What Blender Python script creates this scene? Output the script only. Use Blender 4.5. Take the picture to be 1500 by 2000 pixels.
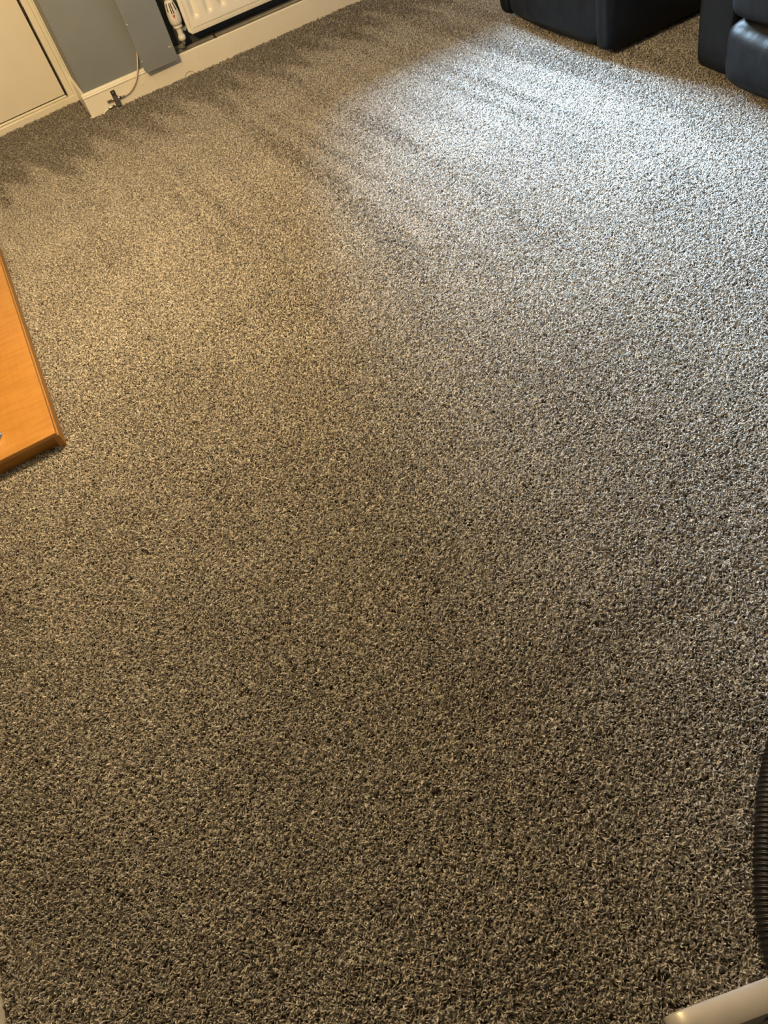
import bpy, bmesh, math, random
import numpy as np
from mathutils import Vector, Matrix, noise

random.seed(7)
rng = np.random.default_rng(11)
for o in list(bpy.data.objects):
    bpy.data.objects.remove(o)
SC = bpy.context.scene
COL = SC.collection
PI = math.pi

# ------------------------------------------------------------------ camera
CH = 1.5                       # camera height above the carpet, metres
FPX = 1520.0                   # focal length in pixels of the 1500 x 2000 frame
RW = ((0.86558852, 0.47918669, -0.14538439),
      (-0.45006601, 0.61717342, -0.64539721),
      (-0.21953837, 0.62408099, 0.74988387))
RM = Matrix(RW)
cam_d = bpy.data.cameras.new('camera')
cam = bpy.data.objects.new('camera', cam_d)
COL.objects.link(cam)
cam.matrix_world = Matrix.Translation((0, 0, CH)) @ RM.to_4x4()
cam_d.sensor_fit = 'VERTICAL'
cam_d.sensor_height = 24.0
cam_d.lens = 24.0 * FPX / 2000.0
cam_d.clip_start = 0.02
SC.camera = cam

# ------------------------------------------------------------------ light
SC.view_settings.view_transform = 'Standard'
SC.view_settings.look = 'None'
SC.view_settings.gamma = 1.0
SC.view_settings.use_curve_mapping = False
SC.view_settings.exposure = 0.0

world = bpy.data.worlds.new('world')
SC.world = world
world.use_nodes = True
bg = world.node_tree.nodes['Background']
bg.inputs[0].default_value = (0.45, 0.68, 1.0, 1)
bg.inputs[1].default_value = 3.0

def area(name, loc, target, sx, sy, power, col):
    l = bpy.data.lights.new(name, 'AREA')
    l.shape = 'RECTANGLE'; l.size = sx; l.size_y = sy
    l.energy = power; l.color = col
    o = bpy.data.objects.new(name, l); COL.objects.link(o)
    o.location = loc
    o.rotation_euler = (Vector(target) - Vector(loc)).to_track_quat('-Z', 'Y').to_euler()
    return o

# daylight entering through the window above and right of the radiator
WX0, WX1, WZ0, WZ1 = 1.42, 3.45, 0.95, 2.20
# hazy daylight from behind bright cloud, slanting in through the window over the roofs outside
sn = bpy.data.lights.new('hazy_sun', 'SUN')
sn.energy = 76.0; sn.color = (0.57, 0.79, 1.0); sn.angle = math.radians(27)
sno = bpy.data.objects.new('hazy_sun', sn); COL.objects.link(sno)
SUN_EL, SUN_AZ = math.radians(31), math.radians(4)      # azimuth measured from the window wall's normal, to the right
sno.rotation_euler = Vector((-math.sin(SUN_AZ) * math.cos(SUN_EL), -math.cos(SUN_AZ) * math.cos(SUN_EL), -math.sin(SUN_EL))).to_track_quat('-Z', 'Y').to_euler()
# the warm ceiling light of the room
LAMP = Vector((-0.12, 2.55, 1.62))
pl = bpy.data.lights.new('ceiling_bulb', 'POINT')
pl.energy = 155; pl.color = (1.0, 0.68, 0.32); pl.shadow_soft_size = 0.09
plo = bpy.data.objects.new('ceiling_bulb', pl); COL.objects.link(plo); plo.location = LAMP

# ------------------------------------------------------------------ picture geometry helpers
def ray(px, py):
    return (RM @ Vector((px - 750.0, 1000.0 - py, -FPX))).normalized()
def on_floor(px, py, z=0.0):
    d = ray(px, py); t = (z - CH) / d.z
    return Vector((0, 0, CH)) + d * t
def on_y(px, py, y):
    d = ray(px, py); return Vector((0, 0, CH)) + d * (y / d.y)
def on_x(px, py, x):
    d = ray(px, py); return Vector((0, 0, CH)) + d * (x / d.x)

# ------------------------------------------------------------------ materials
def new_mat(name):
    m = bpy.data.materials.new(name); m.use_nodes = True
    nt = m.node_tree
    return m, nt, nt.nodes['Principled BSDF']
def N(nt, kind, **kw):
    n = nt.nodes.new(kind)
    for k, v in kw.items():
        setattr(n, k, v)
    return n
def paint(name, c1, c2, scale=6.0, rough=0.5, bump=0.05, bscale=60.0, spec=0.5, metal=0.0, coat=0.0, stretch=None):
    m, nt, b = new_mat(name)
    tc = N(nt, 'ShaderNodeTexCoord')
    mp = N(nt, 'ShaderNodeMapping')
    if stretch: mp.inputs['Scale'].default_value = stretch
    nt.links.new(tc.outputs['Object'], mp.inputs[0])
    n1 = N(nt, 'ShaderNodeTexNoise'); n1.inputs['Scale'].default_value = scale; n1.inputs['Detail'].default_value = 5
    nt.links.new(mp.outputs[0], n1.inputs['Vector'])
    cr = N(nt, 'ShaderNodeValToRGB')
    cr.color_ramp.elements[0].position = 0.35; cr.color_ramp.elements[0].color = (*c1, 1)
    cr.color_ramp.elements[1].position = 0.65; cr.color_ramp.elements[1].color = (*c2, 1)
    nt.links.new(n1.outputs['Fac'], cr.inputs[0]); nt.links.new(cr.outputs[0], b.inputs['Base Color'])
    n2 = N(nt, 'ShaderNodeTexNoise'); n2.inputs['Scale'].default_value = bscale; n2.inputs['Detail'].default_value = 3
    nt.links.new(mp.outputs[0], n2.inputs['Vector'])
    bp = N(nt, 'ShaderNodeBump'); bp.inputs['Strength'].default_value = bump; bp.inputs['Distance'].default_value = 0.01
    nt.links.new(n2.outputs['Fac'], bp.inputs['Height']); nt.links.new(bp.outputs[0], b.inputs['Normal'])
    b.inputs['Roughness'].default_value = rough
    b.inputs['Metallic'].default_value = metal
    b.inputs['Specular IOR Level'].default_value = spec
    b.inputs['Coat Weight'].default_value = coat
    return m

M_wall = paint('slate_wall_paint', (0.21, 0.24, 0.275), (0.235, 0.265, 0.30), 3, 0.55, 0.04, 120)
M_wall_shaded = paint('slate_wall_paint_shaded', (0.05, 0.06, 0.075), (0.065, 0.075, 0.09), 3, 0.6, 0.06, 90)  # same slate paint, with the shade of the recess darkened into it
M_panel = paint('slate_board_paint', (0.21, 0.24, 0.275), (0.235, 0.265, 0.30), 4, 0.5, 0.03, 150)
M_gloss = paint('cream_gloss_paint', (0.90, 0.88, 0.80), (0.93, 0.91, 0.84), 9, 0.28, 0.12, 45)
M_door = paint('cream_door_paint', (0.85, 0.82, 0.74), (0.89, 0.86, 0.79), 4, 0.42, 0.03, 60)
M_rad = paint('radiator_enamel', (0.90, 0.88, 0.80), (0.93, 0.91, 0.84), 3, 0.3, 0.02, 60)
M_white = paint('white_plastic', (0.78, 0.76, 0.72), (0.84, 0.82, 0.78), 20, 0.35, 0.02, 100)
M_slot = paint('dark_slot', (0.02, 0.018, 0.016), (0.035, 0.03, 0.028), 20, 0.7, 0.02, 100)
M_red = paint('faded_red_print', (0.45, 0.11, 0.06), (0.55, 0.16, 0.09), 40, 0.5, 0.0, 100)
M_chrome = paint('chrome', (0.72, 0.70, 0.66), (0.82, 0.80, 0.78), 30, 0.16, 0.02, 100, metal=1.0)
M_pipe = paint('grey_painted_pipe', (0.17, 0.17, 0.165), (0.22, 0.215, 0.205), 25, 0.42, 0.1, 70)
M_black = paint('black_plastic', (0.010, 0.010, 0.012), (0.018, 0.018, 0.02), 30, 0.36, 0.03, 160)
M_dark = paint('dark_metal', (0.03, 0.028, 0.028), (0.06, 0.055, 0.055), 60, 0.4, 0.05, 160, metal=0.2)
M_zinc = paint('grey_cast_metal', (0.10, 0.095, 0.10), (0.16, 0.15, 0.155), 60, 0.45, 0.05, 160, metal=0.2)
M_cable = paint('cream_cable_sheath', (0.66, 0.54, 0.44), (0.74, 0.62, 0.50), 30, 0.4, 0.0, 160)
M_ceil = paint('white_ceiling_paint', (0.70, 0.69, 0.66), (0.76, 0.75, 0.72), 3, 0.8, 0.05, 90)
M_plaster = paint('pale_wall_paint', (0.24, 0.25, 0.25), (0.27, 0.28, 0.28), 3, 0.75, 0.05, 90)
M_steel = paint('brushed_steel', (0.50, 0.49, 0.47), (0.58, 0.57, 0.55), 12, 0.36, 0.02, 120, metal=0.25)
M_gap = paint('shadow_gap_black', (0.01, 0.008, 0.006), (0.02, 0.015, 0.012), 20, 0.9, 0.0, 100)
M_crumb = paint('dark_crumb', (0.012, 0.010, 0.008), (0.03, 0.022, 0.018), 200, 0.8, 0.2, 300)

# leather
def leather():
    m, nt, b = new_mat('black_leather')
    tc = N(nt, 'ShaderNodeTexCoord')
    n1 = N(nt, 'ShaderNodeTexNoise'); n1.inputs['Scale'].default_value = 5; n1.inputs['Detail'].default_value = 4
    nt.links.new(tc.outputs['Object'], n1.inputs['Vector'])
    cr = N(nt, 'ShaderNodeValToRGB')
    cr.color_ramp.elements[0].color = (0.0045, 0.0050, 0.0065, 1)
    cr.color_ramp.elements[1].color = (0.008, 0.009, 0.0115, 1)
    nt.links.new(n1.outputs['Fac'], cr.inputs[0]); nt.links.new(cr.outputs[0], b.inputs['Base Color'])
    v = N(nt, 'ShaderNodeTexVoronoi'); v.inputs['Scale'].default_value = 380
    nt.links.new(tc.outputs['Object'], v.inputs['Vector'])
    n2 = N(nt, 'ShaderNodeTexNoise'); n2.inputs['Scale'].default_value = 11; n2.inputs['Detail'].default_value = 2
    nt.links.new(tc.outputs['Object'], n2.inputs['Vector'])
    b1 = N(nt, 'ShaderNodeBump'); b1.inputs['Strength'].default_value = 0.22; b1.inputs['Distance'].default_value = 0.001
    b2 = N(nt, 'ShaderNodeBump'); b2.inputs['Strength'].default_value = 0.35; b2.inputs['Distance'].default_value = 0.02
    nt.links.new(v.outputs['Distance'], b1.inputs['Height'])
    nt.links.new(n2.outputs['Fac'], b2.inputs['Height'])
    nt.links.new(b2.outputs[0], b1.inputs['Normal']); nt.links.new(b1.outputs[0], b.inputs['Normal'])
    b.inputs['Roughness'].default_value = 0.48
    b.inputs['Specular IOR Level'].default_value = 0.22
    return m
M_leather = leather()

# orange wood-effect laminate, wavy figure across the board
def wood():
    m, nt, b = new_mat('orange_wood_laminate')
    tc = N(nt, 'ShaderNodeTexCoord')
    mp = N(nt, 'ShaderNodeMapping'); mp.inputs['Scale'].default_value = (3.0, 22.0, 12.0)
    nt.links.new(tc.outputs['Object'], mp.inputs[0])
    n1 = N(nt, 'ShaderNodeTexNoise'); n1.inputs['Scale'].default_value = 1.6; n1.inputs['Detail'].default_value = 4; n1.inputs['Distortion'].default_value = 0.9
    nt.links.new(mp.outputs[0], n1.inputs['Vector'])
    mp2 = N(nt, 'ShaderNodeMapping'); mp2.inputs['Scale'].default_value = (60.0, 2.0, 60.0)
    nt.links.new(tc.outputs['Object'], mp2.inputs[0])
    n2 = N(nt, 'ShaderNodeTexNoise'); n2.inputs['Scale'].default_value = 2.0; n2.inputs['Detail'].default_value = 3
    nt.links.new(mp2.outputs[0], n2.inputs['Vector'])
    ad = N(nt, 'ShaderNodeMath', operation='MULTIPLY_ADD'); ad.inputs[1].default_value = 0.35
    nt.links.new(n2.outputs['Fac'], ad.inputs[0]); nt.links.new(n1.outputs['Fac'], ad.inputs[2])
    cr = N(nt, 'ShaderNodeValToRGB')
    cr.color_ramp.elements[0].position = 0.45; cr.color_ramp.elements[0].color = (0.35, 0.165, 0.033, 1)
    cr.color_ramp.elements[1].position = 0.80; cr.color_ramp.elements[1].color = (0.44, 0.218, 0.050, 1)
    nt.links.new(ad.outputs[0], cr.inputs[0]); nt.links.new(cr.outputs[0], b.inputs['Base Color'])
    b.inputs['Roughness'].default_value = 0.38
    return m
M_wood = wood()

# yarn: tone per tuft comes from the mesh attribute, tip lighter than root
def yarn():
    m, nt, b = new_mat('twist_pile_yarn')
    at = N(nt, 'ShaderNodeAttribute'); at.attribute_name = 'tone'
    oi = N(nt, 'ShaderNodeObjectInfo')
    geo = N(nt, 'ShaderNodeNewGeometry')
    ns = N(nt, 'ShaderNodeTexNoise'); ns.inputs['Scale'].default_value = 2.6; ns.inputs['Detail'].default_value = 3
    nt.links.new(geo.outputs['Position'], ns.inputs['Vector'])
    # tone + small random per clump + broad cloudiness of wear
    m1 = N(nt, 'ShaderNodeMath', operation='MULTIPLY_ADD'); m1.inputs[1].default_value = 0.22
    nt.links.new(oi.outputs['Random'], m1.inputs[0]); nt.links.new(at.outputs['Fac'], m1.inputs[2])
    m2 = N(nt, 'ShaderNodeMath', operation='MULTIPLY_ADD'); m2.inputs[1].default_value = 0.30
    nt.links.new(ns.outputs['Fac'], m2.inputs[0]); nt.links.new(m1.outputs[0], m2.inputs[2])
    # two-tone mottle: neighbouring ends of the same dye lot, about 8 mm across
    n8 = N(nt, 'ShaderNodeTexNoise'); n8.inputs['Scale'].default_value = 125; n8.inputs['Detail'].default_value = 1.5
    nt.links.new(geo.outputs['Position'], n8.inputs['Vector'])
    m2b = N(nt, 'ShaderNodeMath', operation='MULTIPLY_ADD'); m2b.inputs[1].default_value = 2.6
    nt.links.new(n8.outputs['Fac'], m2b.inputs[0]); nt.links.new(m2.outputs[0], m2b.inputs[2])
    m3 = N(nt, 'ShaderNodeMath', operation='SUBTRACT'); m3.inputs[1].default_value = 1.56
    nt.links.new(m2b.outputs[0], m3.inputs[0])
    cr = N(nt, 'ShaderNodeValToRGB')
    e = cr.color_ramp.elements
    e[0].position = 0.0; e[0].color = (0.095, 0.085, 0.075, 1)
    e[1].position = 1.0; e[1].color = (0.72, 0.70, 0.66, 1)
    x = e.new(0.5); x.color = (0.36, 0.345, 0.32, 1)
    so = N(nt, 'ShaderNodeAttribute'); so.attribute_name = 'pile_shade'; so.attribute_type = 'INSTANCER'  # painted shading of the brushed pile, taken off the yarn tone
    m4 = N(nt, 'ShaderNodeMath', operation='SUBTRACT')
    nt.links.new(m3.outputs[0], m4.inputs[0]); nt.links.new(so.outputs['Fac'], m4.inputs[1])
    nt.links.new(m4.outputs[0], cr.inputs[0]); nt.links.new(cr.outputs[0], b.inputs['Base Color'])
    b.inputs['Roughness'].default_value = 0.5
    b.inputs['Specular IOR Level'].default_value = 0.5
    b.inputs['Sheen Weight'].default_value = 0.35
    b.inputs['Sheen Roughness'].default_value = 0.45
    return m
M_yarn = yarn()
M_backing = paint('carpet_backing', (0.045, 0.038, 0.03), (0.075, 0.065, 0.05), 300, 0.95, 0.3, 300)

def pane_mat():
    m = bpy.data.materials.new('window_glass'); m.use_nodes = True
    nt = m.node_tree; nt.nodes.clear()
    o = N(nt, 'ShaderNodeOutputMaterial'); t = N(nt, 'ShaderNodeBsdfTransparent'); g = N(nt, 'ShaderNodeBsdfGlossy')
    g.inputs['Roughness'].default_value = 0.02
    mx = N(nt, 'ShaderNodeMixShader'); mx.inputs[0].default_value = 0.06
    nt.links.new(t.outputs[0], mx.inputs[1]); nt.links.new(g.outputs[0], mx.inputs[2])
    nt.links.new(mx.outputs[0], o.inputs[0])
    return m
M_pane = pane_mat()

# ------------------------------------------------------------------ mesh helpers
def finish(name, bm, mat, parent=None, smooth=False, bevel=0.0, seg=2, kind=None, label=None, subsurf=0):
    me = bpy.data.meshes.new(name)
    bmesh.ops.recalc_face_normals(bm, faces=bm.faces)
    bm.to_mesh(me); bm.free()
    me.materials.append(mat)
    if smooth:
        for p in me.polygons: p.use_smooth = True
    o = bpy.data.objects.new(name, me); COL.objects.link(o)
    if parent is not None: o.parent = parent
    if bevel > 0:
        md = o.modifiers.new('bevel', 'BEVEL'); md.width = bevel; md.segments = seg; md.limit_method = 'ANGLE'
        md.angle_limit = math.radians(35)
    if subsurf:
        md = o.modifiers.new('sub', 'SUBSURF'); md.levels = subsurf; md.render_levels = subsurf
    if kind: o['kind'] = kind
    if label: o['label'] = label
    return o
def empty(name, loc, label, cat, rz=0.0, group=None):
    o = bpy.data.objects.new(name, None); COL.objects.link(o)
    o.location = loc; o.rotation_euler = (0, 0, rz)
    o['label'] = label; o['category'] = cat
    if group: o['group'] = group
    return o
def tag(o, label, cat, group=None):
    o['label'] = label; o['category'] = cat
    if group: o['group'] = group
    return o
def box(bm, x0, x1, y0, y1, z0, z1, M=None):
    vs = [Vector((x, y, z)) for z in (z0, z1) for y in (y0, y1) for x in (x0, x1)]
    if M is not None: vs = [M @ v for v in vs]
    v = [bm.verts.new(p) for p in vs]
    for f in ((0, 1, 3, 2), (4, 6, 7, 5), (0, 4, 5, 1), (2, 3, 7, 6), (0, 2, 6, 4), (1, 5, 7, 3)):
        bm.faces.new([v[i] for i in f])
def prism(bm, prof, p0, p1, up=Vector((0, 0, 1)), side=None):
    """extrude a closed 2-D profile (s, t) from p0 to p1; s goes along side, t along up"""
    p0 = Vector(p0); p1 = Vector(p1)
    if side is None: side = up.cross(p1 - p0).normalized()
    a = [bm.verts.new(p0 + side * s + up * t) for s, t in prof]
    b = [bm.verts.new(p1 + side * s + up * t) for s, t in prof]
    n = len(prof)
    for i in range(n):
        bm.faces.new((a[i], a[(i + 1) % n], b[(i + 1) % n], b[i]))
    bm.faces.new(a); bm.faces.new(list(reversed(b)))
def lathe(bm, prof, axis_o, axis_d, n=24, cap=True):
    """prof: list of (r, h) along axis"""
    axis_o = Vector(axis_o); d = Vector(axis_d).normalized()
    q = d.to_track_quat('Z', 'X').to_matrix()
    rings = []
    for r, h in prof:
        rings.append([bm.verts.new(axis_o + d * h + q @ Vector((r * math.cos(2 * PI * k / n), r * math.sin(2 * PI * k / n), 0))) for k in range(n)])
    for a, b in zip(rings, rings[1:]):
        for k in range(n):
            bm.faces.new((a[k], a[(k + 1) % n], b[(k + 1) % n], b[k]))
    if cap:
        bm.faces.new(rings[0]); bm.faces.new(list(reversed(rings[-1])))
def catmull(pts, m=10):
    pts = [Vector(p) for p in pts]
    P = [pts[0] * 2 - pts[1]] + pts + [pts[-1] * 2 - pts[-2]]
    out = []
    for i in range(1, len(P) - 2):
        for k in range(m):
            t = k / m
            out.append(0.5 * ((2 * P[i]) + (P[i + 1] - P[i - 1]) * t + (2 * P[i - 1] - 5 * P[i] + 4 * P[i + 1] - P[i + 2]) * t * t
                              + (-P[i - 1] + 3 * P[i] - 3 * P[i + 1] + P[i + 2]) * t ** 3))
    out.append(P[-2].copy())
    return out
def tube(bm, path, r, n=10, radii=None):
    path = [Vector(p) for p in path]
    rings = []
    ref = Vector((0, 0, 1))
    t0 = (path[1] - path[0]).normalized()
    if abs(t0.dot(ref)) > 0.9: ref = Vector((1, 0, 0))
    u = t0.cross(ref).normalized()
    for i, p in enumerate(path):
        t = (path[min(i + 1, len(path) - 1)] - path[max(i - 1, 0)]).normalized()
        u = (u - t * u.dot(t)).normalized(); w = t.cross(u)
        rr = radii[i] if radii is not None else r
        rings.append([bm.verts.new(p + u * rr * math.cos(2 * PI * k / n) + w * rr * math.sin(2 * PI * k / n)) for k in range(n)])
    for a, b in zip(rings, rings[1:]):
        for k in range(n):
            bm.faces.new((a[k], a[(k + 1) % n], b[(k + 1) % n], b[k]))
    bm.faces.new(rings[0]); bm.faces.new(list(reversed(rings[-1])))

# ------------------------------------------------------------------ the room
Y0 = 4.7956            # front face of the skirting on the back wall
WY = Y0 + 0.016        # plaster face of the pier
RY = Y0 + 0.075        # recess behind the radiator
XC = 0.2875            # outer corner of the pier
XL, XR, YB, ZC = -0.86, 3.75, -1.6, 2.42

FZ = -0.009             # carpet backing; the tips of the pile reach z = 0
def struct(name, bm, mat, **kw):
    return finish(name, bm, mat, kind='structure', **kw)

bm = bmesh.new(); box(bm, XL - 0.1, XR + 0.1, YB - 0.1, 5.35, -0.06, FZ)
FLOOR = struct('floor', bm, M_backing)
bm = bmesh.new(); box(bm, XL - 0.1, XR + 0.1, YB - 0.1, 5.35, ZC, ZC + 0.1); struct('ceiling', bm, M_ceil)
bm = bmesh.new(); box(bm, XL - 0.12, XL - 0.016, YB - 0.1, 5.3, 0, ZC); struct('wall_left', bm, M_plaster)
bm = bmesh.new(); box(bm, XR, XR + 0.1, YB - 0.1, 5.3, 0, ZC); struct('wall_right', bm, M_plaster)
bm = bmesh.new(); box(bm, XL - 0.1, XR + 0.1, YB - 0.1, YB, 0, ZC); struct('wall_front', bm, M_plaster)

# back wall: pier left of the boxing board
bm = bmesh.new(); box(bm, XC, 0.66, WY, 5.30, 0.0, ZC); struct('wall_pier', bm, M_wall, bevel=0.003)
# back wall with the window opening; recess behind the radiator
bm = bmesh.new()
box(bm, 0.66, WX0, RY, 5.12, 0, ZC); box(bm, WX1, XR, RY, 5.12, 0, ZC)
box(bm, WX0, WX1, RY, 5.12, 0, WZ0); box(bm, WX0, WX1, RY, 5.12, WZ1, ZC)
struct('wall_back', bm, M_wall_shaded)
# the window that lets in the daylight (above the frame of the photograph)
bm = bmesh.new()
fy0, fy1 = 4.98, 5.04
for a, b in ((WX0, WX0 + 0.05), (WX1 - 0.05, WX1), ((WX0 + WX1) / 2 - 0.03, (WX0 + WX1) / 2 + 0.03)):
    box(bm, a, b, fy0, fy1, WZ0, WZ1)
box(bm, WX0, WX1, fy0, fy1, WZ0, WZ0 + 0.05); box(bm, WX0, WX1, fy0, fy1, WZ1 - 0.05, WZ1)
WIN = struct('window_1', bm, M_gloss)
for a, b in ((WX0 + 0.05, (WX0 + WX1) / 2 - 0.03), ((WX0 + WX1) / 2 + 0.03, WX1 - 0.05)):
    bm = bmesh.new(); box(bm, a, b, 5.008, 5.014, WZ0 + 0.05, WZ1 - 0.05); finish('pane', bm, M_pane, WIN)
bm = bmesh.new(); box(bm, WX0 - 0.06, WX1 + 0.06, Y0 - 0.06, 4.985, WZ0 - 0.03, WZ0); finish('window_sill', bm, M_gloss, WIN, bevel=0.004)

# skirting, left length with a moulded top, right length plain with a deep ledge
prof = [(0, FZ), (0, 0.098), (-0.0035, 0.101), (-0.0035, 0.105), (0.001, 0.108), (0.001, 0.114), (0.006, 0.120), (0.0165, 0.123), (0.0165, FZ)]
XB = 0.672
bm = bmesh.new(); prism(bm, prof, (0.271, Y0, 0), (XB, Y0, 0), side=Vector((0, 1, 0)))
BB = struct('baseboard_pier', bm, M_gloss, bevel=0.0012)
prof2 = [(-0.002, FZ), (-0.002, 0.112), (0.002, 0.1165), (0.013, 0.1165), (0.013, FZ)]
bm = bmesh.new(); prism(bm, prof2, (XB, Y0, 0), (XR, Y0, 0), side=Vector((0, 1, 0)))
struct('baseboard_back', bm, M_gloss, bevel=0.001)
# small paint runs and bumps on the plain length
for px, py, s in ((385, 113, 0.007), (333, 143, 0.004), (278, 164, 0.005), (510, 82, 0.004), (470, 88, 0.0035)):
    p = on_y(px, py, Y0 - 0.002)
    bm = bmesh.new(); bmesh.ops.create_icosphere(bm, subdivisions=2, radius=1)
    for v in bm.verts: v.co = Vector((p.x + v.co.x * s, p.y + v.co.y * 0.0025, p.z + v.co.z * s * 0.6))
    finish('paint_run', bm, M_gloss, BB, smooth=True)
# side return of the skirting
bm = bmesh.new()
prism(bm, [(0, FZ), (0, 0.098), (0.004, 0.108), (0.006, 0.118), (0.0165, 0.123), (0.0165, FZ)], (0.271, 5.17, 0), (0.271, Y0 + 0.0167, 0), side=Vector((1, 0, 0)))
struct('baseboard_return', bm, M_gloss, bevel=0.001)
# skirting of the left wall
bm = bmesh.new(); prism(bm, [(0, FZ), (0, 0.098), (-0.005, 0.110), (-0.014, 0.123), (-0.016, FZ)], (-0.844, YB, 0), (-0.844, 2.15, 0), side=Vector((1, 0, 0)))
struct('baseboard_left', bm, M_gloss, bevel=0.001)

# ------------------------------------------------------------------ door alcove (slightly out of square with the pier)
P0 = Vector((-0.223, 5.131, 0)); P1 = Vector((0.254, 5.160, 0))
DA = math.atan2(P1.y - P0.y, P1.x - P0.x)
DM = Matrix.Translation(P1) @ Matrix.Rotation(DA, 4, 'Z')       # local x to the left is negative, y away from the room
DI = DM.inverted()
def door_local(px, py, yoff):
    """point of the door plane (local y = yoff) seen at this spot"""
    o = DI @ Vector((0, 0, CH)); d = DI.to_3x3() @ ray(px, py)
    t = (yoff - o.y) / d.y
    return o + d * t
g1 = door_local(131, 191, 0.03); g2 = door_local(33.3, 0, 0.03)
xg = (g1.x + g2.x) / 2         # right edge of the door leaf
zt = door_local(60, 240, 0.0).z
# sill strip under the door
bm = bmesh.new(); box(bm, -1.2, 0.01, 0.0, 0.05, FZ, 0.034, DM); box(bm, -1.2, 0.01, 0.05, 0.12, FZ, 0.030, DM)
struct('trim_1', bm, M_gloss, bevel=0.003)
bm = bmesh.new(); box(bm, -1.2, xg, 0.022, 0.05, 0.036, 0.046, DM); struct('trim_2', bm, M_gloss, bevel=0.002)
bm = bmesh.new(); box(bm, -1.2, xg - 0.004, 0.014, 0.052, 0.054, 2.02, DM)
DOOR = struct('door_1', bm, M_door, bevel=0.002)
# black slab that paints the shade inside the gap
bm = bmesh.new(); box(bm, -1.2, 0.02, 0.056, 0.10, 0.03, 2.2, DM); finish('gap_shade_slab', bm, M_gap, DOOR)
# hinge knuckle in the gap
hp = door_local(47, 25, 0.01)
bm = bmesh.new(); lathe(bm, [(0.006, 0), (0.006, 0.05)], DM @ Vector((xg + 0.004, 0.010, hp.z - 0.025)), (0, 0, 1), 12)
finish('hinge', bm, M_dark, DOOR, smooth=False)
# frame: three stepped ridges between the gap and the side of the pier
xe = 0.035
bm = bmesh.new(); box(bm, xg + 0.010, xg + 0.042, 0.004, 0.056, 0.03, 2.06, DM); FR = struct('trim_3', bm, M_gloss, bevel=0.003)
bm = bmesh.new(); box(bm, xg + 0.0425, xg + 0.062, -0.004, 0.056, 0.0, 2.08, DM); finish('frame_bead', bm, M_gloss, FR, bevel=0.002)
bm = bmesh.new(); box(bm, xg + 0.0625, xe + 0.06, -0.010, 0.056, 0.0, 2.10, DM); finish('architrave', bm, M_gloss, FR, bevel=0.003)
bm = bmesh.new(); box(bm, -1.25, 0.05, 0.056, 0.15, 0.0, ZC, DM); box(bm, -1.25, 0.05, 0.0, 0.06, 2.1, ZC, DM)
struct('wall_alcove', bm, M_plaster)

# ------------------------------------------------------------------ boxing board in front of the wall
PY = Y0 - 0.052
x0 = (on_y(224, 0, PY).x + on_y(285, 144, PY).x) / 2; x1 = on_y(348, 113, PY).x
zb0 = on_y(286, 144, PY).z; zb1 = on_y(348, 116, PY).z
BOARD = empty('pipe_cover_board', ((x0 + x1) / 2, PY, 0.0), 'tall slate grey board standing proud of the wall between cable and radiator valve', 'board')
bm = bmesh.new()
ox = (x0 + x1) / 2
outl = [(x0 - ox + 0.010, zb0), (x0 - ox + 0.002, zb0 + 0.006), (x0 - ox, zb0 + 0.016), (x0 - ox, 1.9), (x1 - ox, 1.9), (x1 - ox, zb1)]
a = [bm.verts.new((x, 0.0, z)) for x, z in outl]; b = [bm.verts.new((x, 0.012, z)) for x, z in outl]
bm.faces.new(a); bm.faces.new(list(reversed(b)))
for i in range(len(outl)): bm.faces.new((a[i], a[(i + 1) % len(outl)], b[(i + 1) % len(outl)], b[i]))
finish('board', bm, M_panel, BOARD, bevel=0.0015)
for xx in (-0.03, 0.06):
    bm = bmesh.new(); box(bm, xx - 0.012, xx + 0.012, 0.0122, WY - PY, 0.30, 1.85)
    finish('batten', bm, M_wall, BOARD)
for px, py in ((248, 48), (277, 120), (329.5, 91.5), (333, 91)):
    p = on_y(px, py, PY)
    bm = bmesh.new(); lathe(bm, [(0.0032, 0), (0.0032, 0.0012), (0.0018, 0.002)], (p.x - ox, 0.0, p.z), (0, -1, 0), 10)
    finish('screw', bm, M_white, BOARD, label='small pale screw head')

# ------------------------------------------------------------------ radiator
RF = Y0 - 0.020
rx0 = on_y(371, 67, RF).x; rz0 = 0.183
rx0 = (rx0 + on_y(345, 0, RF).x) / 2
RAD = empty('radiator', (rx0, RF, 0), 'cream panel radiator with vertical ribs mounted above the skirting', 'radiator')
RWD, RHT = 1.50, 0.60
pitch = 0.080
bm = bmesh.new()
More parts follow.
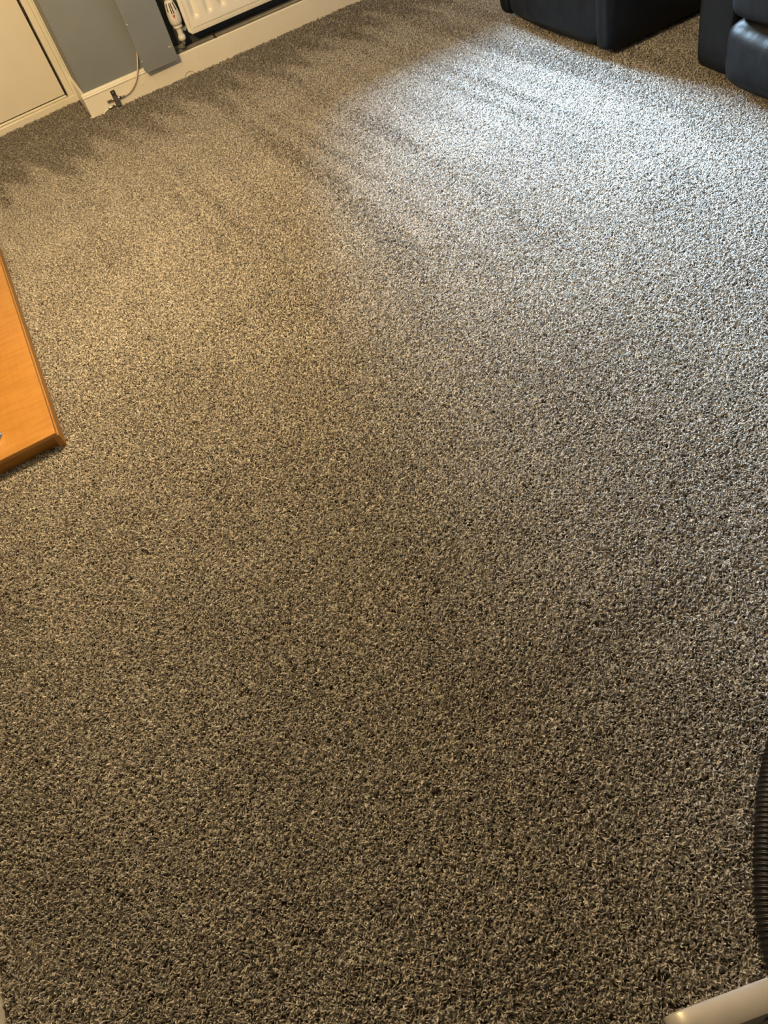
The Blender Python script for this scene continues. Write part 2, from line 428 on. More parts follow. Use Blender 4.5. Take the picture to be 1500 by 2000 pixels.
# pressed panel: rim, flat border, then scalloped channels, as a grid of heights
xs = []
x = 0.0
cols = [0, 0.006, 0.012, 0.018, 0.0195, 0.025, 0.0265]
k = 0
xx = 0.040
while xx < RWD - 0.10:
    for u in np.linspace(0, 1, 13)[:-1]: cols.append(xx + u * pitch)
    xx += pitch
cols += [RWD - 0.0265, RWD - 0.025, RWD - 0.0195, RWD - 0.018, RWD - 0.012, RWD - 0.006, RWD]
rows = [0, 0.006, 0.012, 0.018, 0.0195, 0.025, 0.0265, 0.050, 0.060, 0.068, 0.075, 0.082, 0.09, 0.30, 0.51, 0.52, 0.535, 0.55, RHT - 0.0265, RHT - 0.025, RHT - 0.0195, RHT - 0.018, RHT - 0.006, RHT]
def sm(t): t = max(0, min(1, t)); return t * t * (3 - 2 * t)
def hgt(x, z):
    e = min(x, RWD - x, z, RHT - z)
    h = 0.0
    if e < 0.018: h = -0.002 + 0.002 * sm(e / 0.006)            # rolled rim
    elif 0.019 < e < 0.0255: h = -0.009                                  # groove
    else: h = 0.0005
    if 0.040 <= x <= xx and e > 0.045:
        u = ((x - 0.040) / pitch) % 1.0
        rib = math.sin(PI * sm(min(u * 1.5, 1.0))) if u < 0.67 else 0.0
        h -= 0.013 * rib * sm((z - 0.058) / 0.026) * sm((RHT - 0.055 - z) / 0.03)
    return h
grid = [[bm.verts.new((cx, -hgt(cx, rz), rz0 + rz)) for cx in cols] for rz in rows]
for rw in grid:                                     # cut the outer corners
    for v in rw:
        ex = min(v.co.x, RWD - v.co.x); ez = min(v.co.z - rz0, rz0 + RHT - v.co.z)
        if ex + ez < 0.016:
            k_ = (0.016 - ex - ez) / 2
            v.co.x += k_ if v.co.x < RWD / 2 else -k_
            v.co.z += k_ if v.co.z < rz0 + RHT / 2 else -k_
for i in range(len(rows) - 1):
    for j in range(len(cols) - 1):
        bm.faces.new((grid[i][j], grid[i][j + 1], grid[i + 1][j + 1], grid[i + 1][j]))
bd = [grid[0][j] for j in range(len(cols))] + [grid[i][-1] for i in range(1, len(rows))] + [grid[-1][j] for j in range(len(cols) - 2, -1, -1)] + [grid[i][0] for i in range(len(rows) - 2, 0, -1)]
bk = [bm.verts.new((v.co.x, 0.014, v.co.z)) for v in bd]
for i in range(len(bd)):
    j = (i + 1) % len(bd); bm.faces.new((bd[i], bk[i], bk[j], bd[j]))
bm.faces.new(bk)
o = finish('panel', bm, M_rad, RAD, smooth=True); o.modifiers.new('es', 'EDGE_SPLIT').split_angle = math.radians(32)
bm = bmesh.new(); box(bm, 0.0, RWD, 0.0145, 0.022, rz0 + 0.03, rz0 + RHT - 0.03); finish('back_panel', bm, M_rad, RAD, bevel=0.003)
for bx_ in (0.2, RWD - 0.2):
    bm = bmesh.new(); box(bm, bx_, bx_ + 0.03, 0.0225, RY - RF, rz0 + 0.1, rz0 + 0.5); finish('bracket', bm, M_rad, RAD)

# thermostatic valve
VY = Y0 - 0.005
vb = on_y(345.5, 46, VY); vt = on_y(329, 2, VY)
VX = (vb.x + vt.x) / 2 - 0.001
VAL = empty('thermostatic_valve', (VX, VY, 0), 'white thermostatic radiator valve with slotted bullet-shaped head left of the radiator', 'valve')
z0, z1 = vb.z - 0.004, vt.z + 0.008
L = z1 - z0
bm = bmesh.new()
lathe(bm, [(0.020, 0), (0.0275, 0.004), (0.0315, 0.012), (0.0340, 0.030), (0.0335, 0.055), (0.0300, L * 0.72), (0.0245, L * 0.90), (0.0205, L * 0.97), (0.010, L)], (0, 0, z0), (0, 0, 1), 28)
head = finish('valve_head', bm, M_white, VAL, smooth=True)
def headr(h):
    pr = [(0.020, 0), (0.0275, 0.004), (0.0315, 0.012), (0.0340, 0.030), (0.0335, 0.055), (0.0300, L * 0.72), (0.0245, L * 0.90), (0.0205, L * 0.97), (0.010, L)]
    for (r0, h0), (r1, h1) in zip(pr, pr[1:]):
        if h0 <= h <= h1: return r0 + (r1 - r0) * (h - h0) / (h1 - h0)
    return 0.01
va = math.atan2(-VY, -VX)                                     # direction from the valve to the room's middle
for k, dk in enumerate((-1.25, -0.62, -0.13, 0.13, 0.62, 1.25)):
    bm = bmesh.new()
    w = 0.0026
    an = va + dk * 1.15
    rr = Vector((math.cos(an), math.sin(an), 0)); tt = Vector((-math.sin(an), math.cos(an), 0))
    hs = np.linspace(0.058 if abs(dk) < 0.2 else 0.07, L * 0.90, 6)
    A = [bm.verts.new(rr * (headr(h) + 0.0006) + tt * w + Vector((0, 0, z0 + h))) for h in hs]
    B = [bm.verts.new(rr * (headr(h) + 0.0006) - tt * w + Vector((0, 0, z0 + h))) for h in hs]
    for i in range(5): bm.faces.new((A[i], A[i + 1], B[i + 1], B[i]))
    geom = bmesh.ops.extrude_face_region(bm, geom=bm.faces[:])
    for v in [g for g in geom['geom'] if isinstance(g, bmesh.types.BMVert)]: v.co -= rr * 0.003
    finish('slot', bm, M_slot, head)
bm = bmesh.new()
an = va; rr = Vector((math.cos(an), math.sin(an), 0)); tt = Vector((-math.sin(an), math.cos(an), 0))
tri = [(0.0075, 0.053), (-0.0075, 0.053), (0.0, 0.036)]
f = [bm.verts.new(rr * (headr(h) + 0.0010) + tt * s + Vector((0, 0, z0 + h))) for s, h in tri]
b = [bm.verts.new(v.co - rr * 0.003) for v in f]
bm.faces.new(f); bm.faces.new(list(reversed(b)))
for i in range(3): bm.faces.new((f[i], f[(i + 1) % 3], b[(i + 1) % 3], b[i]))
finish('arrow_mark', bm, M_red, head, label='small red triangle pointing down')
bm = bmesh.new(); lathe(bm, [(0.021, -0.016), (0.0245, -0.012), (0.0245, -0.001)], (0, 0, z0), (0, 0, 1), 20)
finish('collar', bm, M_white, VAL, smooth=False, bevel=0.001)
zl = on_y(352, 74, VY).z
bm = bmesh.new(); lathe(bm, [(0.0155, 0), (0.0155, z0 - 0.017 - zl)], (0, 0, zl), (0, 0, 1), 20)
finish('valve_body', bm, M_white, VAL, smooth=False)
bm = bmesh.new(); lathe(bm, [(0.012, -0.012), (0.0195, -0.006), (0.021, 0.004), (0.019, 0.014), (0.0158, 0.018)], (0, 0, zl - 0.004), (0, 0, 1), 20)
finish('compression_nut', bm, M_white, VAL, smooth=True)
zc = z0 - 0.030
dx = rx0 - VX
bm = bmesh.new(); lathe(bm, [(0.008, 0.0156), (0.008, 0.019), (0.0155, 0.0195), (0.0155, 0.034), (0.009, 0.035), (0.009, dx + 0.004)], (0, 0, zc), (1, 0.05, 0), 6)
finish('union_nut', bm, M_chrome, VAL, label='chrome union joining valve to radiator')
# grey drop pipe from the valve into the wall
z2 = on_y(350, 92, VY + 0.03).z
bm = bmesh.new(); tube(bm, catmull([(0, 0, zl - 0.017), (0, 0.000, zl - 0.03), (-0.002, 0.004, z2 + 0.02), (-0.01, 0.02, z2 + 0.002), (-0.03, 0.045, z2 - 0.004), (-0.06, 0.055, z2 - 0.004)], 6), 0.0088, 12)
finish('drop_pipe', bm, M_pipe, VAL, smooth=True)
bm = bmesh.new(); lathe(bm, [(0.0125, 0), (0.014, 0.004), (0.014, 0.018), (0.0125, 0.022)], (-0.004, 0.010, z2 + 0.004), (-0.7, 0.6, -0.1), 14)
finish('elbow_collar', bm, M_pipe, VAL, smooth=False)

# horizontal heating pipe on the ledge
HY = Y0 + 0.035
pa = on_y(374, 94, HY); pz = pa.z + 0.007
PIPE = empty('heating_pipe', (0.7, HY, 0), 'long grey painted pipe running along the skirting ledge below the radiator', 'pipe')
bm = bmesh.new(); lathe(bm, [(0.0120, 0), (0.0120, 2.9)], (-0.02, 0, pz), (1, 0, 0), 20); finish('pipe', bm, M_pipe, PIPE, smooth=True)
for q, px in enumerate((419, 622)):
    c = on_y(px, 94 - (px - 374) * 0.43, HY)
    bm = bmesh.new(); lathe(bm, [(0.0122, -0.006), (0.0148, -0.006), (0.0148, 0.006), (0.0122, 0.006)], (c.x - 0.7, 0, pz), (1, 0, 0), 20)
    cl = finish('pipe_clip', bm, M_dark, PIPE)
    bm = bmesh.new(); box(bm, c.x - 0.7 - 0.007, c.x - 0.7 + 0.007, 0.014, RY - HY, pz - 0.002, pz + 0.016); finish('clip_lug', bm, M_dark, cl)
    bm = bmesh.new(); lathe(bm, [(0.0055, 0), (0.0055, 0.003), (0.003, 0.005)], (c.x - 0.7 + 0.004, -0.030, 0.1168), (0, 0, 1), 10); finish('clip_screw', bm, M_chrome, cl, smooth=False)

# ------------------------------------------------------------------ aerial splitter on the skirting and its cable
SY = Y0 - 0.013
sc = on_y(227.8, 196, SY)
SPL = empty('aerial_splitter', (sc.x, Y0 - 0.0005, sc.z), 'small black and silver aerial cable splitter screwed to the cream skirting', 'splitter')
up = 0.0
bm = bmesh.new(); box(bm, -0.0135, 0.0135, -0.026, -0.001, -0.026, 0.024); finish('housing', bm, M_zinc, SPL, bevel=0.002)
bm = bmesh.new(); box(bm, -0.0137, 0.0137, -0.0266, -0.0266 + 0.001, 0.0225, 0.0245); finish('bright_edge', bm, M_chrome, SPL)
bm = bmesh.new(); box(bm, -0.0125, 0.0125, -0.006, 0.0, 0.0245, 0.050); tb = finish('mounting_tab', bm, M_dark, SPL, bevel=0.002)
bm = bmesh.new(); lathe(bm, [(0.0062, 0), (0.0062, 0.0015), (0.003, 0.003)], (0, -0.006, 0.038), (0, -1, 0), 12); finish('tab_screw', bm, M_zinc, tb)
def connector(x, z, sx, ln, mats, d=(1, 0, 0)):
    s = sx
    bm = bmesh.new(); lathe(bm, [(0.0048, 0), (0.0048, 0.010)], (x, -0.013, z), (s, 0, 0), 10); c = finish('connector', bm, M_chrome, SPL)
    bm = bmesh.new(); lathe(bm, [(0.0068, 0.008), (0.0068, 0.016)], (x, -0.013, z), (s, 0, 0), 6); finish('hex_ring', bm, mats[0], c)
    bm = bmesh.new(); lathe(bm, [(0.0052, 0.016), (0.0058, 0.020), (0.0055, ln), (0.004, ln + 0.002)], (x, -0.013, z), (s, 0, 0), 12); finish('sleeve', bm, mats[1], c, smooth=True)
connector(0.0137, 0.006, 1, 0.034, (M_dark, M_chrome))
connector(-0.0137, 0.010, -1, 0.034, (M_chrome, M_zinc))
connector(-0.0137, -0.020, -1, 0.044, (M_chrome, M_chrome))
# cable rising behind the board
S = Vector((sc.x, Y0, sc.z))
pts = [S + Vector((0.048, -0.0135, 0.006))]
for px, py, yy in ((250, 183, -0.014), (258, 174, -0.014), (264, 162, -0.013), (267.5, 148, -0.012), (268.8, 133, -0.010), (268.5, 118, 0.000), (267.5, 106, 0.006)):
    pts.append(on_y(px, py, Y0 + yy))
last = pts[-1]
pts += [last + Vector((0.012, 0.002, 0.06)), last + Vector((0.02, 0.003, 0.2)), last + Vector((0.02, 0.003, 0.6))]
bm = bmesh.new(); tube(bm, catmull(pts, 8), 0.0036, 10)
c = finish('aerial_cable', bm, M_cable, smooth=True); tag(c, 'cream aerial cable curving up from the splitter and behind the grey board', 'cable')
q0 = S + Vector((-0.0595, -0.0135, -0.020))
pts = [q0, q0 + Vector((-0.028, 0.001, -0.012)), q0 + Vector((-0.055, 0.004, -0.032)), Vector((0.268, Y0 - 0.006, 0.008))]
pts.append(Vector((0.262, Y0 + 0.004, -0.004))); pts.append(Vector((0.261, Y0 + 0.03, -0.006)))
bm = bmesh.new(); tube(bm, catmull(pts, 8), 0.0034, 10)
c = finish('aerial_cable', bm, M_gloss, smooth=True); tag(c, 'pale aerial cable dropping from the splitter round the foot of the corner', 'cable')
# loose fibre curled on the skirting
pts = [on_y(px, py, Y0 - 0.005) for px, py in ((361, 151), (364, 143), (370, 139.5), (376, 139), (380, 143))]
bm = bmesh.new(); tube(bm, catmull(pts, 6), 0.0009, 6)
c = finish('loose_fibre', bm, paint('brown_fibre', (0.25, 0.14, 0.06), (0.30, 0.18, 0.08), 50, 0.5), smooth=True); tag(c, 'thin brown curled fibre stuck on the cream skirting', 'fibre')

# ------------------------------------------------------------------ low orange wood stand at the left
UY = 2.187
UX = -0.417
ST = empty('television_stand', (-0.64, 2.95, 0.0), 'low orange wood-effect television stand beside the left wall', 'stand')
def U(x, y, z): return (x + 0.64, y - 2.95, z)
def ubox(name, x0, x1, y0, y1, z0, z1, mat=None, parent=ST, bev=0.002, **kw):
    bm = bmesh.new(); a = U(x0, y0, z0); b = U(x1, y1, z1)
    box(bm, a[0], b[0], a[1], b[1], a[2], b[2]); return finish(name, bm, mat or M_wood, parent, bevel=bev, seg=3, **kw)
UYE = 3.72
ubox('top_board', -0.835, UX + 0.002, UY - 0.010, UYE, 0.047, 0.062, bev=0.004)
ubox('side_board', UX - 0.014, UX + 0.006, UY - 0.004, UYE, FZ, 0.0465, bev=0.003)
ubox('front_board', -0.835, UX - 0.0145, UY + 0.016, UY + 0.032, FZ, 0.0465, mat=M_wood)
ubox('back_board', -0.835, UX - 0.0145, UYE - 0.02, UYE, FZ, 0.0465)
ubox('side_board', -0.835, -0.817, UY + 0.0325, UYE - 0.0205, FZ, 0.0465)
# round chrome foot of a support column standing on the board
cp = on_floor(-14, 858, 0.062)
FT = 0.034
bm = bmesh.new(); a = U(cp.x, cp.y, 0.062)
lathe(bm, [(FT, 0), (FT, 0.006), (FT - 0.004, 0.011), (0.022, 0.014), (0.020, 0.018), (0.020, 0.30), (0.0, 0.3001)], a, (0, 0, 1), 40)
colo = finish('support_column', bm, M_chrome, ST, smooth=True, label='chrome column on a round foot')
colo.modifiers.new('es', 'EDGE_SPLIT').split_angle = math.radians(40)
bm = bmesh.new(); a = U(cp.x, 3.50, 0.062)
lathe(bm, [(FT, 0), (FT, 0.006), (FT - 0.004, 0.011), (0.022, 0.014), (0.020, 0.018), (0.020, 0.30), (0.0, 0.3001)], a, (0, 0, 1), 40)
colo = finish('support_column', bm, M_chrome, ST, smooth=True, label='chrome column on a round foot')
colo.modifiers.new('es', 'EDGE_SPLIT').split_angle = math.radians(40)
ubox('upper_shelf', -0.835, cp.x + 0.03, 2.24, 3.6, 0.362, 0.380)

# ------------------------------------------------------------------ recliners
def cushion(name, x0, x1, y0, y1, z0, z1, parent, puff=0.02, n=10, r=0.05, pinch=None):
    """rounded upholstery block: a subdivided box with soft edges and bulging faces"""
    bm = bmesh.new(); bmesh.ops.create_cube(bm, size=2.0)
    bmesh.ops.subdivide_edges(bm, edges=bm.edges[:], cuts=n, use_grid_fill=True)
    hx, hy, hz = (x1 - x0) / 2, (y1 - y0) / 2, (z1 - z0) / 2
    c = Vector(((x0 + x1) / 2, (y0 + y1) / 2, (z0 + z1) / 2))
    for v in bm.verts:
        u = v.co.copy()
        # denser towards the edges
        u = Vector([math.copysign(abs(t) ** 0.75, t) for t in u])
        p = Vector((u.x * hx, u.y * hy, u.z * hz))
        core = Vector([max(-h + r, min(h - r, t)) if h > r else 0 for t, h in zip(p, (hx, hy, hz))])
        dlt = p - core
        rl = Vector([min(r, h) for h in (hx, hy, hz)])
        if dlt.length > 1e-6:
            dn = Vector((dlt.x / rl.x, dlt.y / rl.y, dlt.z / rl.z))
            m = max(abs(dn.x), abs(dn.y), abs(dn.z))
            dn = dn.normalized() * m
            p = core + Vector((dn.x * rl.x, dn.y * rl.y, dn.z * rl.z))
        # bulge
        bx_ = (1 - u.y ** 2) * (1 - u.z ** 2); by_ = (1 - u.x ** 2) * (1 - u.z ** 2); bz_ = (1 - u.x ** 2) * (1 - u.y ** 2)
        p += Vector((u.x * bx_, u.y * by_, u.z * bz_)) * puff
        wr = noise.noise((p + c) * 9.0) * 0.004
        p += p.normalized() * wr
        v.co = c + p
    return finish(name, bm, M_leather, parent, smooth=True, subsurf=1)

def recliner(name, loc, rz, width, arm, label, group, depth=0.88, rest_out=0.03, arm_z=0.03, rest_split=0.25):
    """front faces local -x; origin under the middle of the front"""
    t = empty(name, loc, label, 'armchair', rz, group)
    hw = width / 2
    iw = hw - arm
    for s in (-1, 1):
        a, b = sorted((s * hw, s * (hw - arm)))
        cushion('arm', 0.0, depth, a, b, arm_z, 0.62, t, puff=0.006, r=min(0.035, arm * 0.45), n=9)
    cushion('footrest', -rest_out, 0.10, -iw + 0.003, iw - 0.003, 0.035, rest_split, t, puff=0.022, r=0.05)
    cushion('seat', -rest_out - 0.004, depth - 0.15, -iw + 0.003, iw - 0.003, rest_split + 0.006, 0.47, t, puff=0.02, r=0.055)
    cushion('backrest', depth - 0.20, depth + 0.08, -iw + 0.003, iw - 0.003, 0.40, 1.02, t, puff=0.03, r=0.07)
    bm = bmesh.new(); box(bm, 0.11, depth - 0.05, -iw, iw, FZ, 0.24); finish('base', bm, M_black, t, bevel=0.01)
    return t
# far one: narrow front borders either side of the panel
recliner('recliner_armchair', (2.225, 3.325, 0), math.radians(-0.5), 0.845, 0.085, 'black leather recliner armchair nearer the back wall, at the top middle of the photo', None, arm_z=0.02, rest_out=0.005, rest_split=0.30)
recliner('recliner_armchair', (2.325, 2.085, 0), math.radians(-1.5), 0.86, 0.20, 'black leather recliner armchair at the right edge with bulging footrest and wide arm', None, rest_out=0.05, arm_z=0.02, rest_split=0.25)

# ------------------------------------------------------------------ corrugated hose
hx = [(1560, 1330), (1532, 1440), (1512, 1530), (1505, 1620), (1503, 1700), (1507, 1780), (1520, 1860), (1545, 1930), (1590, 2000)]
HR = 0.027
hp_ = [on_floor(px, py, HR - 0.004) for px, py in hx]
path = catmull(hp_, 60)
# resample evenly
ds = [0]
for a_, b_ in zip(path, path[1:]): ds.append(ds[-1] + (b_ - a_).length)
step = 0.00125
tot = ds[-1]; out = []; j = 0
for s in np.arange(0, tot, step):
    while ds[j + 1] < s: j += 1
    t = (s - ds[j]) / (ds[j + 1] - ds[j]); out.append(path[j].lerp(path[j + 1], t))
rp = 0.0088
radii = [HR - 0.0042 * (0.5 - 0.5 * math.cos(2 * PI * (i * step) / rp)) ** 0.8 for i in range(len(out))]
bm = bmesh.new(); tube(bm, out, HR, 26, radii)
o = finish('vacuum_hose', bm, M_black, smooth=True); tag(o, 'thick black corrugated vacuum hose curving along the right edge of the carpet', 'hose')

# ------------------------------------------------------------------ steel floor tool, bottom right corner
ft = 0.055
T = empty('floor_tool', on_floor(1420, 1990, 0.0), 'pale metal vacuum floor tool head lying at the bottom right corner', 'vacuum tool')
def TP(px, py, z): return on_floor(px, py, z) - T.location
A = TP(1312, 1978, ft); B = TP(1482, 1914, ft); C_ = TP(1500, 1921, ft + 0.002)
ux = (B - A); ux.z = 0; Ln = ux.length; ux.normalize(); uy = Vector((ux.y, -ux.x, 0))       # towards the camera's feet
if uy.dot(TP(1430, 2000, ft) - A) < 0: uy = -uy
uz = Vector((0, 0, 1))
def Q(a, b, c): return A + ux * a + uy * b + uz * c
LT = Ln + 0.012
# top plate: a channel section with rolled left end
prof = [(0.0, -0.004), (0.004, 0.0), (0.036, 0.002), (0.041, 0.0), (0.0415, -0.004), (0.036, -0.001), (0.004, -0.004), (0.003, -0.008)]
bm = bmesh.new()
rings = []
nA = 18
for i in range(nA + 1):
    if i < 8:
        th = (PI / 2) * (1 - i / 7.0)
        a = 0.018 - 0.030 * math.sin(th); dz = -0.030 * (1 - math.cos(th)); sc_ = 1
    else:
        a = 0.018 + (LT - 0.018) * (i - 7) / (nA - 7); dz = 0
    rings.append([bm.verts.new(Q(a + max(0.0, a / LT) ** 3 * b * 0.95, b, c + dz)) for b, c in prof])
for r0, r1 in zip(rings, rings[1:]):
    for k in range(len(prof)): bm.faces.new((r0[k], r0[(k + 1) % len(prof)], r1[(k + 1) % len(prof)], r1[k]))
bm.faces.new(rings[0]); bm.faces.new(list(reversed(rings[-1])))
finish('top_plate', bm, M_steel, T, smooth=True).modifiers.new('es', 'EDGE_SPLIT').split_angle = math.radians(50)
# back wall of the head
bm = bmesh.new()
v = [Q(0.020, 0.004, -0.006), Q(LT - 0.004, 0.004, -0.006), Q(LT - 0.004, 0.004, -ft + 0.004), Q(0.0, 0.004, -ft + 0.004)]
v2 = [p + uy * 0.003 for p in v]
a = [bm.verts.new(p) for p in v]; b = [bm.verts.new(p) for p in v2]
bm.faces.new(a); bm.faces.new(list(reversed(b)))
for i in range(4): bm.faces.new((a[i], a[(i + 1) % 4], b[(i + 1) % 4], b[i]))
finish('rear_plate', bm, M_steel, T, bevel=0.001)
# front plate slopes down and in under the lip
bm = bmesh.new()
v = [Q(0.016, 0.038, -0.005), Q(LT * 0.98, 0.038, -0.004), Q(LT * 0.80, 0.046, -ft + 0.004), Q(-0.006, 0.046, -ft + 0.004)]
v2 = [p - uy * 0.003 for p in v]
a = [bm.verts.new(p) for p in v]; b = [bm.verts.new(p) for p in v2]
bm.faces.new(a); bm.faces.new(list(reversed(b)))
for i in range(4): bm.faces.new((a[i], a[(i + 1) % 4], b[(i + 1) % 4], b[i]))
finish('front_plate', bm, M_steel, T, bevel=0.001)
# thin brace at the open end
bm = bmesh.new(); tube(bm, [Q(LT * 1.12, 0.040, -0.004), Q(LT * 0.94, 0.048, -ft + 0.006)], 0.0035, 8); finish('brace', bm, M_steel, T, smooth=True)
bm = bmesh.new(); tube(bm, [Q(-0.008, 0.048, -ft + 0.006), Q(LT, 0.048, -ft + 0.006)], 0.004, 10); finish('glide_bar', bm, M_steel, T, smooth=True)

# crumb on the carpet
p = on_floor(853, 1545, 0.0)
bm = bmesh.new(); bmesh.ops.create_icosphere(bm, subdivisions=3, radius=1)
for v in bm.verts:
    k = 1 + 0.45 * noise.noise(v.co * 2.3)
    v.co = Vector((p.x + v.co.x * 0.0068 * k, p.y + v.co.y * 0.0056 * k, 0.003 + v.co.z * 0.004 * k))
o = finish('crumb', bm, M_crumb, smooth=True); tag(o, 'tiny dark speck of dirt lying on the carpet', 'crumb')

# ceiling light that carries the warm bulb
CL = empty('ceiling_light', (LAMP.x, LAMP.y, ZC), 'small white pendant lamp under the ceiling', 'lamp')
bm = bmesh.new(); lathe(bm, [(0.05, 0), (0.05, -0.015), (0.012, -0.02), (0.012, -0.028)], (0, 0, 0), (0, 0, 1), 24); finish('ceiling_rose', bm, M_white, CL)

# ------------------------------------------------------------------ carpet pile
def lean_field(x, y):
    """direction the pile has been brushed in: vacuum strokes run towards the back wall"""
    # strokes roughly parallel to Y, alternating forth and back, wandering a little
    w = 0.06 * np.sin(y * 1.7 + 0.6) + 0.05 * np.sin(y * 0.9 + x)
    ph = (x + w) / 0.155 + 0.35 * np.sin(x * 9.0 + 0.8 * y)
    lane = np.sin(2 * PI * ph) + 0.7 * np.sin(2 * PI * ph * 0.37 + 1.3) - 0.5
    fade = 0.5 + 0.5 * np.sin(3.1 * x + 2.3 * y + 0.5) * np.sin(2.2 * y - 2.6 * x)
    ly = (0.25 + 0.75 * fade) * (0.40 + 0.40 * np.tanh(lane * 1.8))
    reach = 1 / (1 + np.exp(-(y - 2.2) / 0.25))          # clearest in the farther half
    side = 1 / (1 + np.exp(-(x - 0.25) / 0.12))
    ly = ly * reach * (0.2 + 0.8 * side)
    # fingers of flattened pile where the strokes stop short of the wall
    fing = np.sin(2 * PI * (x + 0.25 * (y - 4.8)) / 0.17) + 0.6 * np.sin(2 * PI * x / 0.41 + 0.7)
    edge = 1 / (1 + np.exp(-(y - (4.38 - 0.14 * fing)) / 0.05))
    edge = np.maximum(edge, (x < 0.27) * 1 / (1 + np.exp(-(y - (4.72 - 0.10 * fing + 0.3 * x)) / 0.06)))
    return ly * (1 - edge), edge, np.clip(ly, 0, 1) * (1 - edge)
NX0, NX1, NY0, NY1 = XL + 0.03, 3.0, -0.25, 5.15
cell = 0.0138
gx = np.arange(NX0, NX1, cell); gy = np.arange(NY0, NY1, cell)
X, Y = np.meshgrid(gx, gy); X = X.ravel(); Y = Y.ravel()
X = X + rng.uniform(-0.4, 0.4, X.size) * cell; Y = Y + rng.uniform(-0.4, 0.4, Y.size) * cell
backY = np.where(X > 0.262, Y0 - 0.004, 5.131 + (X + 0.223) * 0.0608 - 0.004)
keep = (Y < backY) & (X < 3.0)
keep &= ~((X > -0.84) & (X < UX - 0.004) & (Y > UY + 0.012) & (Y < UYE - 0.01))
# nothing to see far to the right behind the chairs
keep &= ~((X > 2.45) & (Y > 3.0) & (Y < 3.65)) & ~((X > 2.5) & (Y < 2.4) & (Y > 1.7))
keep &= (X < 1.4 + Y * 0.9)
X = X[keep]; Y = Y[keep]
n = X.size
ly, edge, strokes = lean_field(X, Y)
ly = ly + 0.9 * edge
# pile leaned over to darken patches near the viewer's feet and beside the walls
def blob(cx, cy, sx, sy, a, ang=0.0):
    c, s = math.cos(ang), math.sin(ang)
    u = (X - cx) * c + (Y - cy) * s; v = -(X - cx) * s + (Y - cy) * c
    return a * np.exp(-(u / sx) ** 2 - (v / sy) ** 2)
nz = np.array([noise.noise(Vector((a * 3.2, b * 3.2, 0.0))) for a, b in zip(X, Y)])
nz2 = np.array([noise.noise(Vector((a * 3.2, b * 3.2, 7.0))) for a, b in zip(X, Y)])
ly = ly + 0.18 * nz
lx = 0.12 * nz2
for cx, cy, sx, sy, a, an in ((0.55, 0.70, 0.45, 0.07, -0.55, -0.12), (0.25, 0.42, 0.12, 0.10, -0.4, 0.3), (0.05, 0.25, 0.14, 0.10, -0.45, 0.5), (-0.75, 1.5, 0.18, 0.9, -0.5, 0.0), (0.1, -0.02, 0.3, 0.1, -0.6, 0.0)):
    ly += blob(cx, cy, sx, sy, a, an)
rot = np.zeros((n, 3)); rot[:, 0] = -ly; rot[:, 1] = lx
spin = rng.uniform(0, 2 * PI, n)
me = bpy.data.meshes.new('carpet_pile')
co = np.zeros((n, 3)); co[:, 0] = X; co[:, 1] = Y; co[:, 2] = FZ + 0.0005
me.vertices.add(n); me.vertices.foreach_set('co', co.ravel())
at = me.attributes.new('lean', 'FLOAT_VECTOR', 'POINT'); at.data.foreach_set('vector', rot.ravel())
pile_shade = 0.27 * edge + 0.15 * strokes  # shading of the brushed pile, painted into the yarn by the wall and strokes
at = me.attributes.new('pile_shade', 'FLOAT', 'POINT'); at.data.foreach_set('value', pile_shade.astype(np.float32))
at = me.attributes.new('spin', 'FLOAT', 'POINT'); at.data.foreach_set('value', spin)
at = me.attributes.new('pick', 'INT', 'POINT'); at.data.foreach_set('value', rng.integers(0, 8, n).astype(np.int32))
me.update()

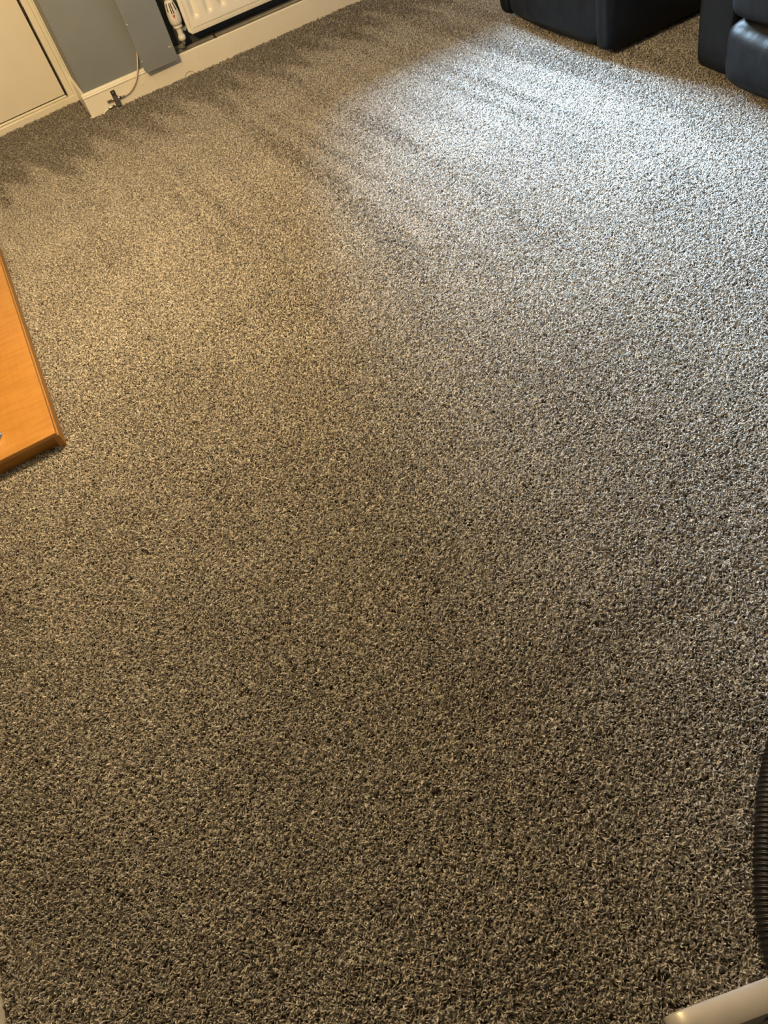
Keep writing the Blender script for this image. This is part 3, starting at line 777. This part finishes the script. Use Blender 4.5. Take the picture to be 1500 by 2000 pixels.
def clump_mesh(seed):
    """a patch of twisted yarn ends, each with its own lean, length and tone"""
    r = np.random.default_rng(seed)
    V = []; F = []; tone = []
    slots = []
    for i in range(-2, 3):                                # a small hexagonal patch of yarn ends
        for j in range(-2, 3):
            px_ = (i + 0.5 * (j % 2)) * 0.0042; py_ = j * 0.0037
            if px_ ** 2 + py_ ** 2 < 0.0089 ** 2: slots.append((px_, py_))
    for (sx, sy) in slots:
        bx0 = sx + r.uniform(-0.0016, 0.0016); by0 = sy + r.uniform(-0.0016, 0.0016)
        az = r.uniform(0, 2 * PI); ln = r.uniform(0.0095, 0.0145); tilt = r.uniform(0.40, 1.20)
        rad = r.uniform(0.0012, 0.0020)
        tn = float(np.clip(r.normal(0.52, 0.16), 0.05, 1.0))
        base = len(V)
        d = np.array([math.cos(az) * math.sin(tilt), math.sin(az) * math.sin(tilt), math.cos(tilt)])
        u = np.cross(d, [0, 0, 1.0]); u /= np.linalg.norm(u); w = np.cross(d, u)
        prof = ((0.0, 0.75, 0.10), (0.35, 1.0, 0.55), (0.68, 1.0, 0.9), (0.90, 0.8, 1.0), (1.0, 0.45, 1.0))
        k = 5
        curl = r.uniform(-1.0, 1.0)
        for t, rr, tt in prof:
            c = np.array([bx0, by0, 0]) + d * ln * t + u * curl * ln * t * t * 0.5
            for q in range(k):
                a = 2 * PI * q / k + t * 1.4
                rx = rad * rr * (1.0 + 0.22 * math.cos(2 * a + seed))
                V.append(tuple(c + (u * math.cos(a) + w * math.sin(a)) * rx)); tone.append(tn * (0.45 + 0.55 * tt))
        c = np.array([bx0, by0, 0]) + d * ln * 1.06 + u * curl * ln * 0.5
        V.append(tuple(c)); tone.append(tn)
        for i in range(4):
            for q in range(k):
                a0 = base + i * k + q; a1 = base + i * k + (q + 1) % k
                F.append((a0, a1, a1 + k, a0 + k))
        for q in range(k): F.append((base + 4 * k + q, base + 4 * k + (q + 1) % k, base + 5 * k))
    m = bpy.data.meshes.new('yarn_clump'); m.from_pydata(V, [], F)
    a = m.attributes.new('tone', 'FLOAT', 'POINT'); a.data.foreach_set('value', np.array(tone, dtype=np.float32))
    for p_ in m.polygons: p_.use_smooth = True
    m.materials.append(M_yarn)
    return m
clumps = bpy.data.collections.new('yarn_clumps')       # not linked to the scene: only a source for the pile
for i in range(8):
    o = bpy.data.objects.new('yarn_clump', clump_mesh(i + 3)); clumps.objects.link(o)
pile = bpy.data.objects.new('carpet_pile', me); COL.objects.link(pile); pile.parent = FLOOR
pile['kind'] = 'stuff'; pile['label'] = 'mottled grey-brown twist pile carpet with vacuum strokes'
ng = bpy.data.node_groups.new('pile', 'GeometryNodeTree')
ng.interface.new_socket('Geometry', in_out='INPUT', socket_type='NodeSocketGeometry')
ng.interface.new_socket('Geometry', in_out='OUTPUT', socket_type='NodeSocketGeometry')
gi = ng.nodes.new('NodeGroupInput'); go = ng.nodes.new('NodeGroupOutput')
m2p = ng.nodes.new('GeometryNodeMeshToPoints')
ci = ng.nodes.new('GeometryNodeCollectionInfo'); ci.inputs['Collection'].default_value = clumps
ci.inputs['Separate Children'].default_value = True; ci.inputs['Reset Children'].default_value = True
ip = ng.nodes.new('GeometryNodeInstanceOnPoints'); ip.inputs['Pick Instance'].default_value = True
def named(nm, tp):
    q = ng.nodes.new('GeometryNodeInputNamedAttribute'); q.data_type = tp; q.inputs['Name'].default_value = nm
    return q
na = named('lean', 'FLOAT_VECTOR'); nb = named('spin', 'FLOAT'); nc = named('pick', 'INT')
e2r = ng.nodes.new('FunctionNodeEulerToRotation'); cx = ng.nodes.new('ShaderNodeCombineXYZ'); e2r2 = ng.nodes.new('FunctionNodeEulerToRotation')
rr_ = ng.nodes.new('FunctionNodeRotateRotation'); rr_.rotation_space = 'LOCAL'
Lk = ng.links.new
Lk(gi.outputs[0], m2p.inputs['Mesh']); Lk(m2p.outputs[0], ip.inputs['Points']); Lk(ci.outputs[0], ip.inputs['Instance'])
Lk(nc.outputs['Attribute'], ip.inputs['Instance Index'])
Lk(na.outputs['Attribute'], e2r.inputs[0]); Lk(nb.outputs['Attribute'], cx.inputs['Z']); Lk(cx.outputs[0], e2r2.inputs[0])
Lk(e2r.outputs[0], rr_.inputs[0]); Lk(e2r2.outputs[0], rr_.inputs[1]); Lk(rr_.outputs[0], ip.inputs['Rotation'])
Lk(ip.outputs[0], go.inputs[0])
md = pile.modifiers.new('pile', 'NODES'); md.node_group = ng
